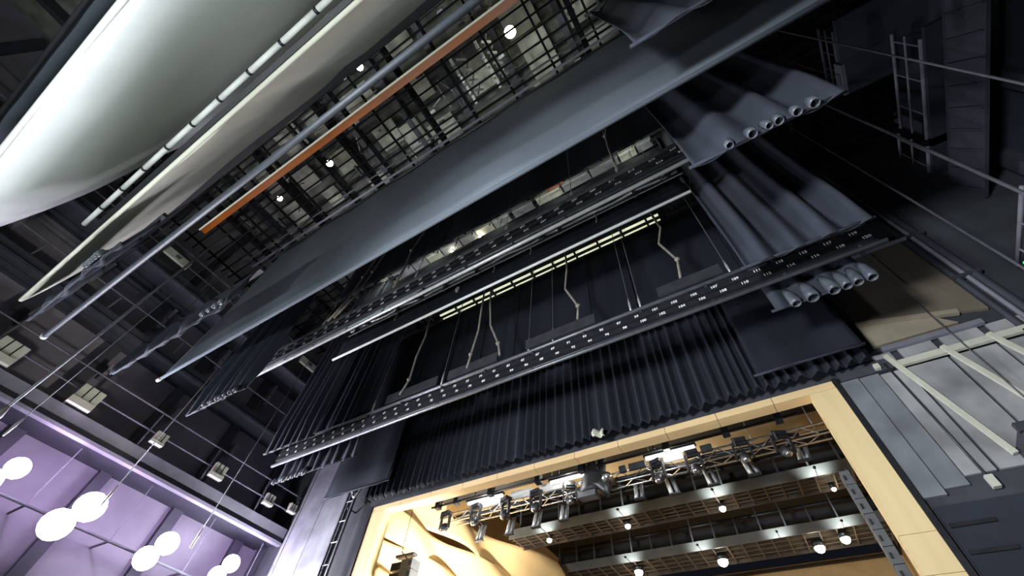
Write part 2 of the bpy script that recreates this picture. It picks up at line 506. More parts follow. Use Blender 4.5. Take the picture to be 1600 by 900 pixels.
for x in (-11.0, -9.0, -6.9, -5.6, -2.6, -.3):
    part('clamp', MB().box(x - .04, x + .04, 5.34, 5.5, 12.55, 12.98), BLACK_METAL, t)
for x in (-10.5, -8.0, -3.2, .6):
    part('cable_knot', MB().ball((x, 5.4, 12.8), .12, 8, (1.3, .7, 1)), DARK_STEEL, t)
for x in (-8.9, -4.9, -3.6, -1.5):
    part('dangling_tail', MB().tube([(x, 5.36, 12.6), (x + .05, 5.36, 12.3), (x + .02, 5.36, 12.1)], .018, 5), CABLE_TAN, t)
part('lens_weight', MB().ball((-6.2, 5.34, 12.05), .1, 8, (.7, .7, 1.3)), PALE_STEEL, t, True)
part('side_wire', MB().tube([(1.0, 5.4, 12.6), (1.1, 5.42, 12.2), (.93, 5.44, 11.6)], .01, 5), DARK_STEEL, t)
for x in (-11, -7.2, -3.4, .4):
    part('lift_line', MB().tube([(x, 5.46, 12.75), (x, 5.46, 16.95)], .01, 5), DARK_STEEL, t)


# side legs (hems about 8.5 m up)
def leg(x0, x1, y, z0, label, pitch, amp, seed, bulges=(), rough=LEG_CLOTH, top=16.6, br=.075, bl=.42):
    t = thing('side_leg', label, 'stage curtain', ((x0 + x1) / 2, y, z0), 'side legs of the stage')
    part('cloth', cloth_mb(x0, x1, z0, top, y, pitch, amp, seed, 10, .03, True, 16), rough, t, True, thick=.02)
    part('hem_pipe', MB().tube([(x0 - .05, y, z0 + .03), (x1 + .05, y, z0 + .03)], .03, 6), LEG_CLOTH, t, True)
    part('top_track', MB().box(x0 - .2, x1 + .2, y - .05, y + .05, top, top + .1), BLACK_METAL, t)
    for x in (x0 + .3, x1 - .3):
        part('lift_line', MB().tube([(x, y, top), (x, y, 16.95)], .012, 5), BLACK_METAL, t)
        part('pulley', MB().box(x - .04, x + .04, y - .22, y + .22, 16.86, 16.952), BLACK_METAL, t)
    for bx in bulges:
        w = random.uniform(.85, 1.15)
        a = random.uniform(-.05, .05)
        ln = bl * random.uniform(.85, 1.2)
        g = part('gathered_hem', MB().tube([(bx, y - .06, z0 + ln), (bx + a * .4, y - .09, z0 + ln * .55), (bx + a, y - .10, z0 - .02), (bx + a, y - .10, z0 - .09)], [br * .45, br * .8 * w, br * w, br * .8 * w], 9, False), LIT_HEM, t, True, thick=.012)
    return t


leg(.68, 2.9, 1.32, 8.78, 'folded dark leg curtain at the top edge above the grey border', .75, .13, 1)
leg(.80, 3.0, 3.40, 8.52, 'wide folded dark leg curtain with gathered hem right of the pale strip', .80, .13, 2, (1.43, 1.70, 1.93, 2.15, 2.37, 2.58), br=.075, bl=.16)
leg(1.0, 3.1, 5.77, 8.5, 'broad folded leg curtain just above the right half of the numbered batten', .52, .15, 5)
leg(1.25, 2.95, 7.05, 8.46, 'leg curtain with puffy gathered hem under the right end of the numbered batten', .5, .08, 4, (1.6, 1.93, 2.25, 2.5, 2.72, 2.93), br=.115, bl=.42)
leg(-13.9, -9.6, -.80, 8.5, 'bunched dark cloth left of the grey pipe with ragged hem', .9, .08, 6, (-10.7, -10.55, -10.4, -10.28, -10.15), top=9.6, br=.05, bl=.12)
leg(-13.9, -8.8, 1.32, 8.5, 'bunched dark cloth left of the slate border with small gathered hem', .8, .08, 7, (-9.65, -9.4, -9.15, -8.95), top=9.6, br=.045, bl=.12)
leg(-13.7, -11.1, 3.40, 8.5, 'dark leg curtain behind left end of the slate border with glinting hem', .45, .10, 8, (-12.6, -12.42, -12.24, -12.06, -11.88, -11.7, -11.5, -11.3), br=.06, bl=.14)
leg(-13.2, -11.0, 5.77, 8.5, 'pleated leg curtain left, behind the left end of the numbered battens', .36, .10, 9)
leg(-14.2, -10.5, 7.05, 8.46, 'pleated leg curtain under the left end of the lower numbered batten', .42, .09, 10, (-14.1, -13.75, -13.6, -13.4, -13.2, -13.0, -12.8, -12.65), br=.06, bl=.14)
leg(.5, 2.6, 8.83, 8.5, 'flat dark leg panel over the right end of the pleated curtain', 1.6, .03, 11, rough=BLACK_CLOTH)
leg(-13.9, -10.9, 8.83, 8.7, 'flat dark leg panel over the left end of the pleated curtain', 1.6, .03, 12, rough=BLACK_CLOTH)


# main pleated curtain
t = thing('house_curtain', 'long black pleated curtain hanging just above the wooden proscenium header', 'stage curtain', (-4.5, 9.35, 8.4))
xs = []
x = -12.4
while x < 2.55:
    w = random.uniform(.16, .36)
    xs.append((x, w, random.uniform(.06, .12), random.uniform(-.02, .03)))
    x += w
def curtain_mb():
    mb = MB()
    rows = [0, .03, .12, .3, .6, 1.0]
    cols = []
    for (px, w, a, dz) in xs:
        for k in range(10):
            tt = k / 10
            s = math.sin(2 * math.pi * tt)
            cols.append((px + w * tt + .05 * w * math.sin(4 * math.pi * tt), a * (abs(s) ** .6) * (1 if s > 0 else -1), dz * math.sin(math.pi * tt)))
    n = len(cols)
    for r in rows:
        for (cx, cy, dz) in cols:
            mb.v.append((cx, 9.36 + cy * (1.1 - .35 * r), 8.53 + dz * (1 if r == 0 else .3) + 5.3 * r))
    for j in range(len(rows) - 1):
        for i in range(n - 1):
            a = j * n + i
            mb.f.append((a, a + 1, a + n + 1, a + n))
    return mb
part('cloth', curtain_mb(), VELVET, t, True, thick=.012)
part('track', MB().box(-12.6, 2.7, 9.3, 9.45, 13.82, 13.95), BLACK_METAL, t)
for x in (-11, -5, 1):
    part('track_arm', MB().beam((x, 9.38, 13.9), (x, 9.9, 13.9), .06, .06), BLACK_METAL, t)
part('hem_tag', MB().grid(lambda u, v: (-3.72 + .34 * u - .05 * math.sin(v * 3), 9.2 - .06 * math.sin(u * 9), 8.42 + .22 * v - .09 * u), 8, 3), IVORY, t, True, 'crumpled cream tag at the hem', thick=.01)


# ================================================================== NUMBERED BATTENS
def text_mesh(txt, size):
    cu = bpy.data.curves.new('number', 'FONT')
    cu.body = txt
    cu.size = size
    cu.align_x = 'CENTER'
    cu.align_y = 'CENTER'
    cu.resolution_u = 2
    cu.extrude = .002
    cu.offset = size * .03
    o = bpy.data.objects.new('number', cu)
    me = bpy.data.meshes.new_from_object(o)
    bpy.data.objects.remove(o)
    me.name = 'number_label'
    return me


def batten(label, y, x0, x1, pipes, rows, num0, xn, step, size, lines, brackets, tilt):
    t = thing('numbered_batten', label, 'lighting batten', ((x0 + x1) / 2, y, pipes[0][1]), 'numbered lighting battens')
    for (dy, z, r, m_, a, b) in pipes:
        part('pipe', MB().tube([(x0 + a, y + dy, z), (x1 + b, y + dy, z)], r, 10), m_, t, True)
    zt = max(p[1] for p in pipes); zb = min(p[1] for p in pipes)
    for x in brackets:
        part('bracket', MB().box(x - .03, x + .03, y - .03, y + .03, zb, zt), DARK_STEEL, t)
    for ri, (dy, z0, z1) in enumerate(rows):
        rw = part('raceway', MB().box(x0 + .2, x1 - .15, y + dy, y + dy + .14, z0, z1), BLACK_METAL, t)
    n = 0
    x = xn
    num = num0
    while x > x0 + .5:
        for ri, (dy, z0, z1) in enumerate(rows):
            me = text_mesh(str(num + (1 if ri else 0)), size)
            me.materials.append(LABEL)
            o = obj('number_label', me, None, t, (x + (.12 if ri else 0) - t.location.x, dy - .006, (z0 + z1) / 2 - t.location.z))
            o.rotation_euler = (R(90), 0, 0)
        x -= step
        num -= 2
    for x in lines:
        part('lift_line', MB().tube([(x, y, zt), (x, y, 16.95)], .011, 5), GREY_STEEL, t)
        part('turnbuckle', MB().tube([(x, y, zt + .05), (x, y, zt + .3), (x, y, zt + .55)], [.02, .032, .015], 6), PALE_STEEL, t, True)
    return t


PD = [(0, 8.80, .045, GREY_STEEL, 0, 0), (0, 8.88, .03, DARK_STEEL, .15, -.1), (0, 9.07, .035, GREY_STEEL, .3, -.1), (0, 9.30, .035, GREY_STEEL, .1, -.2), (0, 9.50, .05, GREY_STEEL, 1.4, 0)]
tD = batten('long numbered lighting batten with white numbers in front of the pleated curtain', 6.6, -14.1, 3.4, PD,
            [(-.09, 9.10, 9.27), (-.09, 8.90, 9.04)], 119, 3.05, .435, .10,
            [-1.41, -1.17, .88, -9.9, -11.9, -7.16, -4.25, -3.52], [-13.9, -13, -11.5, -10, -8.6, -7.1, -5.6, -4.1, -2.65, -1.2, .3, 1.7, 3.0], 0)
for (x0, x1) in ((-.7, .75), (-4.3, -2.3), (-9.3, -7.3), (-6.9, -5.2)):
    part('cover_plate', MB().box(x0, x1, 6.52, 6.56, 9.58, 9.9), DARK_STEEL, tD)
for pts in ([(-.16, 6.5, 13.6), (-.05, 6.5, 12.3), (-.25, 6.5, 11.6), (.0, 6.5, 10.6), (-.1, 6.5, 9.9)],
            [(-3.0, 6.5, 13.6), (-2.95, 6.5, 12.5), (-3.05, 6.5, 11.4), (-2.7, 6.5, 10.4), (-2.75, 6.5, 9.9)],
            [(-5.9, 6.5, 13.6), (-5.75, 6.5, 12.2), (-5.6, 6.5, 11.2), (-5.2, 6.5, 10.2), (-5.1, 6.5, 9.7)],
            [(-6.15, 6.5, 13.6), (-6.1, 6.5, 12.2), (-6.05, 6.5, 11.2), (-6.15, 6.5, 10.2), (-6.2, 6.5, 9.7)],
            [(-8.6, 6.5, 13.6), (-8.45, 6.5, 12.2), (-8.55, 6.5, 11.2), (-8.5, 6.5, 10.2), (-8.7, 6.5, 9.7)]):
    part('feed_cable', MB().tube(pts, .034, 6), CABLE_TAN, tD, True)
    k = pts[3]
    part('cable_tie', MB().ball((k[0], k[1] - .02, k[2]), .07, 8), CABLE_TAN, tD, True)
part('amber_lamp', MB().ball((2.86, 6.5, 9.52), .06, 10), EM_AMBER, tD, True, 'small amber lamp')

PM = [(0, 10.78, .05, PALE_STEEL, 0, 0), (0, 10.92, .035, PALE_STEEL, .1, -9), (0, 11.02, .035, GREY_STEEL, .1, 0), (0, 11.32, .035, GREY_STEEL, .4, 0), (0, 11.6, .04, DARK_STEEL, .5, 0), (0, 11.85, .05, GREY_STEEL, .35, 0)]  # lower pipes pale: the floodlit left end is put into their colour
tM = batten('numbered lighting batten with white numbers between slate border and short drop', 4.3, -13.9, 2.4, PM,
            [(-.09, 11.36, 11.56), (-.09, 11.06, 11.27)], 219, 1.4, .5, .105,
            [-13.7, -11.2, -7.05, -3.75, -1.7, -.42], [-13.5, -12.3, -10.9, -9.4, -7.9, -6.4, -4.9, -3.4, -1.9, -.4, 1.1], 0)
for (x0, x1) in ((-13.3, -9.6), (-9.4, -5.4), (-5.2, -2.0), (-1.8, .6)):
    part('cover_plate', MB().box(x0, x1, 4.22, 4.26, 11.66, 11.82), GREY_STEEL, tM)
for pts in ([(-9.4, 4.25, 16.3), (-9.75, 4.25, 15.3), (-9.8, 4.25, 14.2), (-10.0, 4.25, 13), (-10.6, 4.25, 12)],
            [(-7.8, 4.25, 16.3), (-7.7, 4.25, 15.3), (-7.9, 4.25, 14.2), (-7.8, 4.25, 13), (-7.9, 4.25, 12)],
            [(-9.9, 4.25, 16.3), (-10.2, 4.25, 15.3), (-10.3, 4.25, 14.2), (-10.4, 4.25, 13), (-10.9, 4.25, 12)],
            [(-.35, 4.25, 16.3), (-.3, 4.25, 15.5), (-.4, 4.25, 14.8), (-.42, 4.25, 13.6), (-.4, 4.25, 12)]):
    part('feed_cable', MB().tube(pts, .035, 6), CABLE_TAN, tM, True)
    k = pts[2]
    part('cable_tie', MB().ball((k[0], k[1] - .02, k[2]), .07, 8), CABLE_TAN, tM, True)

# ================================================================== PROSCENIUM FRAME
t = thing('proscenium_frame', 'pale wooden portal frame around the opening to the auditorium', 'portal', (-5.3, 10.1, 0))
hx0, hx1 = -12.38, 1.9
n = 11
for i in range(n):
    a = hx0 + (hx1 - hx0) * i / n; b = hx0 + (hx1 - hx0) * (i + 1) / n
    part('header_panel', MB().box(a + .006, b - .006, 9.82, 10.16, 8.39, 8.57), WOODH, t)
for (x0, x1) in ((-12.38, -11.76), (1.36, 1.9)):
    z = 0
    for z1 in (2.2, 4.75, 5.35, 8.385):
        part('jamb_panel', MB().box(x0, x1, 9.82, 10.16, z + .004, z1 - .004), WOOD, t)
        z = z1
part('black_edge', MB().box(1.9, 2.0, 9.78, 9.98, 0, 8.6), BLACK_METAL, t)
part('black_edge', MB().box(-12.5, -12.38, 9.78, 9.98, 0, 8.6), BLACK_METAL, t)

# ================================================================== AUDITORIUM
struct('floor_hall', MB().box(-19, 10, 10.4, 31, -1.2, -1.0), FLOOR_M)
struct('ceiling_hall', MB().box(-19, 10, 13.9, 31, 13.6, 13.9), HALL_DARK)
struct('wall_hall_back', MB().box(-19, 10, 30.4, 30.9, -1, 12.6), HALL_WOOD)
struct('trim_1', MB().box(-19, 10, 30.2, 30.4, 12.35, 12.47), MESH_BACK)
struct('wall_hall_right', MB().box(3.9, 4.2, 10.4, 30.4, -1, 13.6), HALL_WOOD)
struct('wall_hall_left', MB().box(-14.6, -14.2, 10.4, 30.4, -1, 13.6), HALL_WOOD)
struct('trim_2', MB().box(3.84, 3.9, 15, 30.2, 12.35, 12.47), MESH_BACK)
soffit = struct('ceiling_soffit', MB().box(-14.2, 3.9, 10.42, 14.0, 10.35, 10.5), HALL_DARK)
part('riser', MB().box(-14.2, 3.9, 13.9, 14.0, 10.5, 13.6), HALL_DARK, soffit)
part('front_board', MB().box(-14.2, 3.9, 13.5, 13.62, 9.78, 10.35), HALL_WOOD, soffit)

# rippling wood bands of the left auditorium wall
t = thing('rippled_wood_wall', 'rippled golden wood panels on the side wall seen through left of opening', 'wall panel', (-12.4, 13, 6))
bands = [(3.0, 4.6, .0, .30), (4.55, 6.0, 3.0, .3), (5.95, 7.15, .5, .30), (7.1, 8.15, 3.4, .28), (8.1, 9.2, .2, .30), (9.15, 10.4, 3.2, .30)]
for bi, (z0, z1, ph, am) in enumerate(bands):
    def bf(u, v, z0=z0, z1=z1, ph=ph, am=am):
        y = 10.8 + 9.5 * u
        z = z0 + (z1 - z0) * v
        tw = (v - .5)
        x = -12.75 + .09 * (y - 10.8) + am * math.sin(1.25 * (y - 10.8) + ph + 1.9 * tw) + .34 * tw * math.cos(.9 * y + ph)
        if y > 15:
            x += .05 * (y - 15) ** 2
        return (x, y, z + .10 * math.sin(.8 * y + ph))
    part('wood_band', MB().grid(bf, 60, 8), HALL_WOOD, t, True, thick=.05)

def hall_catwalk(label, y0, y1, z0, z1, x0, x1, up_to, step):
    t = thing('hall_catwalk', label, 'catwalk', ((x0 + x1) / 2, y0, z0), 'auditorium ceiling catwalks')
    part('fascia', MB().box(x0, x1, y0 - .04, y0, z0, z1), FASCIA, t)
    part('mesh_backing', MB().box(x0, x1, y0, y1, z0 + .12, z0 + .15), MESH_BACK, t)
    me = MB().box(-.025, .025, y0, y1, z0 - .0, z0 + .05).mesh('mesh_bar', (0, y0, z0))
    x = x0 + .2
    locs = []
    while x < x1:
        locs.append((x - t.location.x, 0, 0))
        x += step
    copies('mesh_bar', me, MESH_BROWN, t, locs)
    for k in range(1, 4):
        yy = y0 + (y1 - y0) * k / 4
        part('mesh_rail', MB().box(x0, x1, yy - .012, yy + .012, z0 + .03, z0 + .06), MESH_BROWN, t)
    part('rear_edge', MB().box(x0, x1, y1, y1 + .05, z0 - .02, z1 + .1), MESH_BACK, t)
    hm = MB().box(-.03, .03, -.03, .03, 0, up_to - z1).mesh('hanger')
    x = x0 + .5
    k = 0
    while x < x1:
        copies('hanger', hm, DARK_STEEL if k % 3 else GREY_STEEL, t, [(x - t.location.x, .1, z1 - z0)])
        x += 1.0
        k += 1
    part('rear_pipe', MB().tube([(x0, y0 + .5, z1 + .9), (x1, y0 + .5, z1 + .9)], .07, 8), BLACK_METAL, t, True)
    part('rear_duct', MB().box(x0, x1, y0 + .9, y0 + 1.4, z1 + .5, z1 + .9), HALL_DARK, t)
    return t


hall_catwalk('nearest dark catwalk with mesh underside across the auditorium ceiling', 17, 18.1, 10.22, 10.62, -11.4, 3.8, 13.6, .56)
hall_catwalk('second dark catwalk with mesh underside farther back in auditorium', 22, 23.8, 10.58, 10.98, -12.0, 3.8, 13.6, .62)

HALL = [((-9.58, 17.45, 10.1), 'leftmost downlight under the nearest auditorium catwalk', .11),
        ((-5.98, 17.57, 10.1), 'second downlight from left under the nearest auditorium catwalk', .11),
        ((-2.22, 17.63, 10.1), 'third downlight from left under the nearest auditorium catwalk', .12),
        ((1.52, 17.81, 10.1), 'small dim downlight at the right end of the nearest catwalk', .07),
        ((-7.51, 22.69, 10.4), 'leftmost glaring downlight under the second auditorium catwalk', .2),
        ((-3.59, 22.91, 10.4), 'second glaring downlight from left under the second auditorium catwalk', .22),
        ((.36, 23.03, 10.4), 'bright downlight of the right pair under the second catwalk, left one', .2),
        ((1.38, 22.57, 10.4), 'bright downlight of the right pair under the second catwalk, right one', .18)]
for i, (p, lab, r) in enumerate(HALL):
    t = thing('downlight', lab, 'lamp', p, 'auditorium downlights')
    part('can', MB().tube([(p[0], p[1], p[2] + .02), (p[0], p[1], p[2] + .24)], r * 1.2, 10), BLACK_METAL, t, True)
    part('bulb', MB().ball(p, r, 20), EM_HALL, t, True)
    lamp('downlight_light', 'POINT', (p[0], p[1], p[2] - r - .05), 14 if i < 4 else 26, (1, .86, .62), .12, parent=t)

# spots that wash the fascias
for k, (x, y, z, ty, tz) in enumerate([(-9.5, 16.45, 10.3, 17, 10.45), (-5.9, 16.45, 10.3, 17, 10.45), (-2.2, 16.45, 10.3, 17, 10.45), (1.2, 16.45, 10.3, 17, 10.45),
                                       (-7.6, 21.4, 10.65, 22, 10.8), (-4.2, 21.4, 10.65, 22, 10.8), (1.5, 21.4, 10.65, 22, 10.8), (-.9, 21.4, 10.65, 22, 10.8)]):
    lab = ['leftmost', 'second from left', 'third from left', 'rightmost'][k % 4] + ' small washer lamp in front of the ' + ('nearest' if k < 4 else 'second') + ' catwalk fascia'
    if k == 6: lab = 'rightmost small washer lamp in front of the second catwalk fascia'
    if k == 7: lab = 'third from left small washer lamp in front of the second catwalk fascia'
    t = thing('washer_lamp', lab, 'lamp', (x, y, z), 'fascia washer lamps')
    part('can', MB().tube([(x, y - .12, z - .1), (x, y, z - .06)], .05, 8), BLACK_METAL, t, True)
    part('arm', MB().beam((x, y - .06, z - .1), (x, ty, tz - .22), .02, .02), BLACK_METAL, t)
    lamp('washer_light', 'SPOT', (x, y + .02, z - .04), 75, (.92, 1, .97), .04, (x, ty, tz), 120, .8, parent=t)

# light pipes just inside the opening
t = thing('pipe_rack', 'pair of black pipes with clamps just behind the wooden header', 'pipe rack', (-4.8, 10.95, 8.7))
for (y, z, r) in ((10.95, 8.95, .035), (10.95, 8.74, .035), (11.15, 9.1, .03)):
    part('pipe', MB().tube([(-10.7, y, z), (1.05, y, z)], r, 8), BLACK_METAL, t, True)
for x in (-10.4, -9.6, -8.2, -6.4, -4.9, -4.5, -2.3, -.7, .6):
    part('clamp', MB().box(x - .09, x + .09, 10.86, 11.04, 8.64, 9.1), BLACK_METAL, t)
    part('drop_arm', MB().tube([(x + .2, 10.97, 9.0), (x + .2, 10.97, 10.35)], .018, 6), BLACK_METAL, t)
for (x0, x1, lab) in ((-6.1, -4.75, 'white bar with added glow behind header left of the cable chute'), (-3.0, -1.6, 'long white bar with added glow behind the middle of the header'), (-9.3, -7.9, 'white bar with added glow behind the left part of the header')):
    tt = thing('glow_bar', lab, 'light', (x0, 11.2, 8.9), 'white bars with added glow behind the header')
    part('glow_face', MB().box(x0, x1, 11.16, 11.24, 8.68, 8.76), EM_BAR, tt)  # glow added where the bars only reflect light
    lamp('added_bar_light', 'POINT', ((x0 + x1) / 2, 11.0, 8.55), 26, (1, .96, .9), .15, parent=tt)  # added light on the fixtures around the bar
    lamp('added_board_light', 'POINT', ((x0 + x1) / 2, 12.4, 9.5), 55, (1, .92, .8), .15, parent=tt)  # added light that brightens the wooden front board
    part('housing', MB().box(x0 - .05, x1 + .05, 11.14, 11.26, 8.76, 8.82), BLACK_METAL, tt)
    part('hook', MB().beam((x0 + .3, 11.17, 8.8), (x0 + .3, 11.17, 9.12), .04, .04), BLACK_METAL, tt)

# chrome box truss
t = thing('lighting_truss', 'chrome box truss carrying the row of stage lights in the opening', 'truss', (-4.5, 11.6, 8.5))
TX0, TX1 = -10.2, 1.55
for (y, z) in ((11.5, 8.70), (11.5, 8.42), (11.8, 8.70), (11.8, 8.42)):
    part('chord', MB().tube([(TX0, y, z), (TX1, y, z)], .028, 8), CHROME, t, True)
k = 0
x = TX0
while x < TX1 - .3:
    za, zb = (8.42, 8.70) if k % 2 else (8.70, 8.42)
    part('brace', MB().tube([(x, 11.5, za), (x + .35, 11.5, zb)], .014, 5), CHROME, t)
    part('brace', MB().tube([(x, 11.5, 8.42), (x + .35, 11.8, 8.42)] if k % 2 else [(x, 11.8, 8.42), (x + .35, 11.5, 8.42)], .014, 5), CHROME, t)
    x += .35
    k += 1
for x in (-9.4, -6.3, -3.0, -.2, 1.3):
    part('hoist_wire', MB().tube([(x, 11.65, 8.7), (x, 11.65, 10.35)], .015, 5), PALE_STEEL, t)
part('cable_loom', MB().tube([(TX0 + i * .3, 11.62 + .04 * math.sin(i * 1.7), 8.60 + .05 * math.sin(i * 1.1)) for i in range(38)], .05, 6), BLACK_METAL, t, True)
for (x0, x1) in ((-9.0, -8.1), (-7.7, -6.9), (-2.55, -2.0), (-6.6, -5.8)):
    part('driver_box', MB().box(x0, x1, 11.38, 11.46, 8.60, 8.86), WHITE_PAINT, t)
for (x0, x1) in ((-3.6, -3.1), (-1.5, -1.2), (-3.9, -3.7)):
    part('driver_box', MB().box(x0, x1, 11.38, 11.46, 8.62, 8.82), DARK_STEEL, t)

# moving lights on the truss
def moving_light(x, z, rot, label):
    loc = Vector((x * .974, 11.2, 1.6 + (z - 1.6) * .974))
    t = thing('moving_light', label, 'stage light', loc, 'moving lights on the truss')
    def P(a, b, c):
        return (loc.x + a * math.cos(rot) - b * math.sin(rot), loc.y + a * math.sin(rot) + b * math.cos(rot), loc.z + c)
    def B(mb, x0, x1, y0, y1, z0, z1):
        mb.box(x0, x1, y0, y1, z0, z1)
    def X(mb):
        mb.v = [P(*v) for v in mb.v]
        return mb
    part('base', X(MB().box(-.17, .17, -.11, .11, .18, .29)), BLACK_METAL, t)
    for s in (-1, 1):
        part('yoke_arm', X(MB().beam((s * .19, 0, .20), (s * .20, 0, -.26), .05, .09, (0, 1, 0))), BLACK_METAL, t)
    part('yoke_bridge', X(MB().box(-.2, .2, -.05, .05, .13, .18)), BLACK_METAL, t)
    h = part('head', X(MB().tube([(0, .10, -.10), (0, .05, -.17), (0, -.04, -.28), (0, -.09, -.35)], [.08, .13, .125, .09], 10)), DARK_STEEL, t, True)
    part('lens', X(MB().tube([(0, -.09, -.35), (0, -.105, -.375)], [.085, .07], 10)), CHROME, h, True)
    part('chrome_clip', X(MB().box(-.15, -.11, -.14, -.115, .02, .24)), CHROME, t)
    part('hook_clamp', MB().tube([(loc.x, loc.y, loc.z + .29), (loc.x, loc.y + .12, loc.z + .38), (loc.x, 11.48, 8.72)], .022, 6), DARK_STEEL, t)
    return t


YK = [(-10.45, 8.50), (-9.15, 8.50), (-7.95, 8.48), (-6.8, 8.48), (-5.6, 8.45), (-2.80, 8.48), (-1.78, 8.5), (-.5, 8.5), (.45, 8.42)]
words = ['leftmost', 'second', 'third', 'fourth', 'fifth', 'sixth', 'seventh', 'eighth', 'rightmost']
for i, (x, z) in enumerate(YK):
    moving_light(x, z, random.uniform(-.5, .5), words[i] + (' black yoke light' if i in (0, 8) else ' black yoke light from the left') + ' hanging on the chrome truss')

def twin_spot(x, z, label):
    t = thing('profile_spot', label, 'stage light', (x, 12.0, z), 'profile spots below the truss')
    a = random.uniform(-.12, .12)
    for s in (-1, 1):
        part('barrel', MB().tube([(x + s * .085 - a * .4, 12.02, z + .22), (x + s * .085, 11.98, z + .0), (x + s * .085 + a * .45, 11.94, z - .26)], [.05, .060, .062], 9), PALE_STEEL if s < 0 else GREY_STEEL, t, True)
    part('yoke', MB().box(x - .17, x + .17, 11.97, 12.03, z + .22, z + .27), BLACK_METAL, t)
    part('clamp', MB().tube([(x, 12.0, z + .25), (x, 11.8, 8.42)], .03, 6), BLACK_METAL, t)
    part('front_rim', MB().box(x - .16 + a * .45, x + .16 + a * .45, 11.88, 12.0, z - .29, z - .26), DARK_STEEL, t)
    return t


BR = [(-9.18, 8.10), (-8.01, 8.10), (-7.01, 8.14), (-6.04, 8.17), (-3.59, 8.32), (-2.63, 8.24), (-1.55, 8.26), (-.50, 8.3), (.81, 8.38)]
for i, (x, z) in enumerate(BR):
    twin_spot(x, z, words[i] + (' grey twin barrel spot' if i in (0, 8) else ' grey twin barrel spot from the left') + ' below the chrome truss')

t = thing('cable_chute', 'wide black cable chute curving down beside a scoop light in the opening', 'cable chute', (-4.7, 11.4, 8.3))
part('chute', MB().grid(lambda u, v: (-4.95 + .75 * u - .25 * v * v, 11.25 - .2 * math.sin(u * 3.14), 9.3 - 1.15 * v), 6, 10), BLACK_METAL, t, True, thick=.03)
part('scoop_hood', MB().tube([(-4.35, 11.3, 8.62), (-4.25, 11.25, 8.40), (-4.45, 11.2, 8.12)], [.12, .24, .30], 12), DARK_STEEL, t, True)
part('scoop_lens', MB().tube([(-4.20, 11.12, 8.45), (-4.15, 11.05, 8.3)], [.14, .17], 12), CHROME, t, True)
part('bottom_tray', MB().box(-5.15, -4.6, 11.1, 11.4, 8.0, 8.16), SPEAKER_GREY, t)

# line array and speaker column
t = thing('line_array_speaker', 'grey line array loudspeaker hanging on a cable before golden panels', 'loudspeaker', (-11.3, 11.0, 6.6))
part('cable', MB().tube([(-11.72, 11.0, 10.3), (-11.67, 11.0, 8.9), (-11.66, 11.0, 7.5)], .012, 5), BLACK_METAL, t)
part('bumper', MB().box(-11.85, -11.05, 10.95, 11.15, 7.32, 7.40), GREY_STEEL, t)
part('shackle', MB().tube([(-11.66, 11.0, 7.5), (-11.35, 11.0, 7.25)], .02, 5), BLACK_METAL, t)
for k in range(4):
    z = 7.2 - k * .31
    c = part('cabinet', MB().box(-11.48 + .02 * k, -11.0 + .02 * k, 10.9, 11.3, z - .29, z), SPEAKER_GREY, t)
    part('grille', MB().box(-11.95 + .02 * k, -11.52 + .02 * k, 10.95, 11.25, z - .26, z - .03), BLACK_METAL, t)
    part('port', MB().box(-11.14 + .02 * k, -11.06 + .02 * k, 10.88, 10.9, z - .2, z - .06), BLACK_METAL, c)
t = thing('column_speaker', 'tall grey column of stacked loudspeakers inside the right wooden jamb', 'loudspeaker', (1.4, 10.95, 3))
for k in range(14):
    z = 7.08 - k * .30
    c = part('cabinet', MB().box(1.17, 1.35, 10.80, 11.1, z - .285, z), SPEAKER_GREY, t)
    part('port', MB().box(1.20, 1.24, 10.78, 10.80, z - .2, z - .1), BLACK_METAL, c)
part('mount_rail', MB().box(1.33, 1.36, 10.85, 11.0, 2.7, 7.2), BLACK_METAL, t)

# ================================================================== LEFT GALLERIES
def gallery(label, y0, y1, xe, xw, zs, zb, rails, posts, fm):
    t = thing('fly_gallery', label, 'gallery', (xe, (y0 + y1) / 2, zb), 'fly galleries')
    s = 1 if xw > xe else -1
    part('deck', MB().box(min(xe, xw), max(xe, xw), y0, y1, zb + .12, zs - .02), GALLERY_DARK, t)
    part('fascia', MB().box(xe - .05, xe + .05, y0, y1, (zb + zs) / 2 - .02, zs), fm, t)
    part('lower_flange', MB().box(xe - .12, xe + .12, y0, y1, zb, zb + .10), fm, t)
    part('web', MB().box(xe - .02, xe + .02, y0, y1, zb + .1, (zb + zs) / 2), GALLERY_DARK, t)
    for z in rails:
        part('rail', MB().tube([(xe, y0, z), (xe, y1, z)], .028, 6), RAIL, t)
    pm = MB().beam((0, 0, zs - .15), (0, 0, rails[-1]), .05, .05).mesh('post', (0, 0, zb))
    y = y0 + .4
    while y < y1:
        copies('post', pm, RAIL, t, [(0, y - t.location.y, 0)])
        y += posts
    return t


gallery('lower left fly gallery with pale cabinets on its railing above glaring floods', -12.9, 9.8, -17, -18.6, 8.62, 8.02, (9.2, 9.85), 2.3, GALLERY)
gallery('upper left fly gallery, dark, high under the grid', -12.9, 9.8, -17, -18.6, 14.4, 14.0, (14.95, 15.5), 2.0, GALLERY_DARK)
gallery('middle left fly gallery, dark, above the pale cabinets', -12.9, 9.8, -17.4, -18.6, 11.9, 11.5, (12.6,), 2.5, GALLERY_DARK)

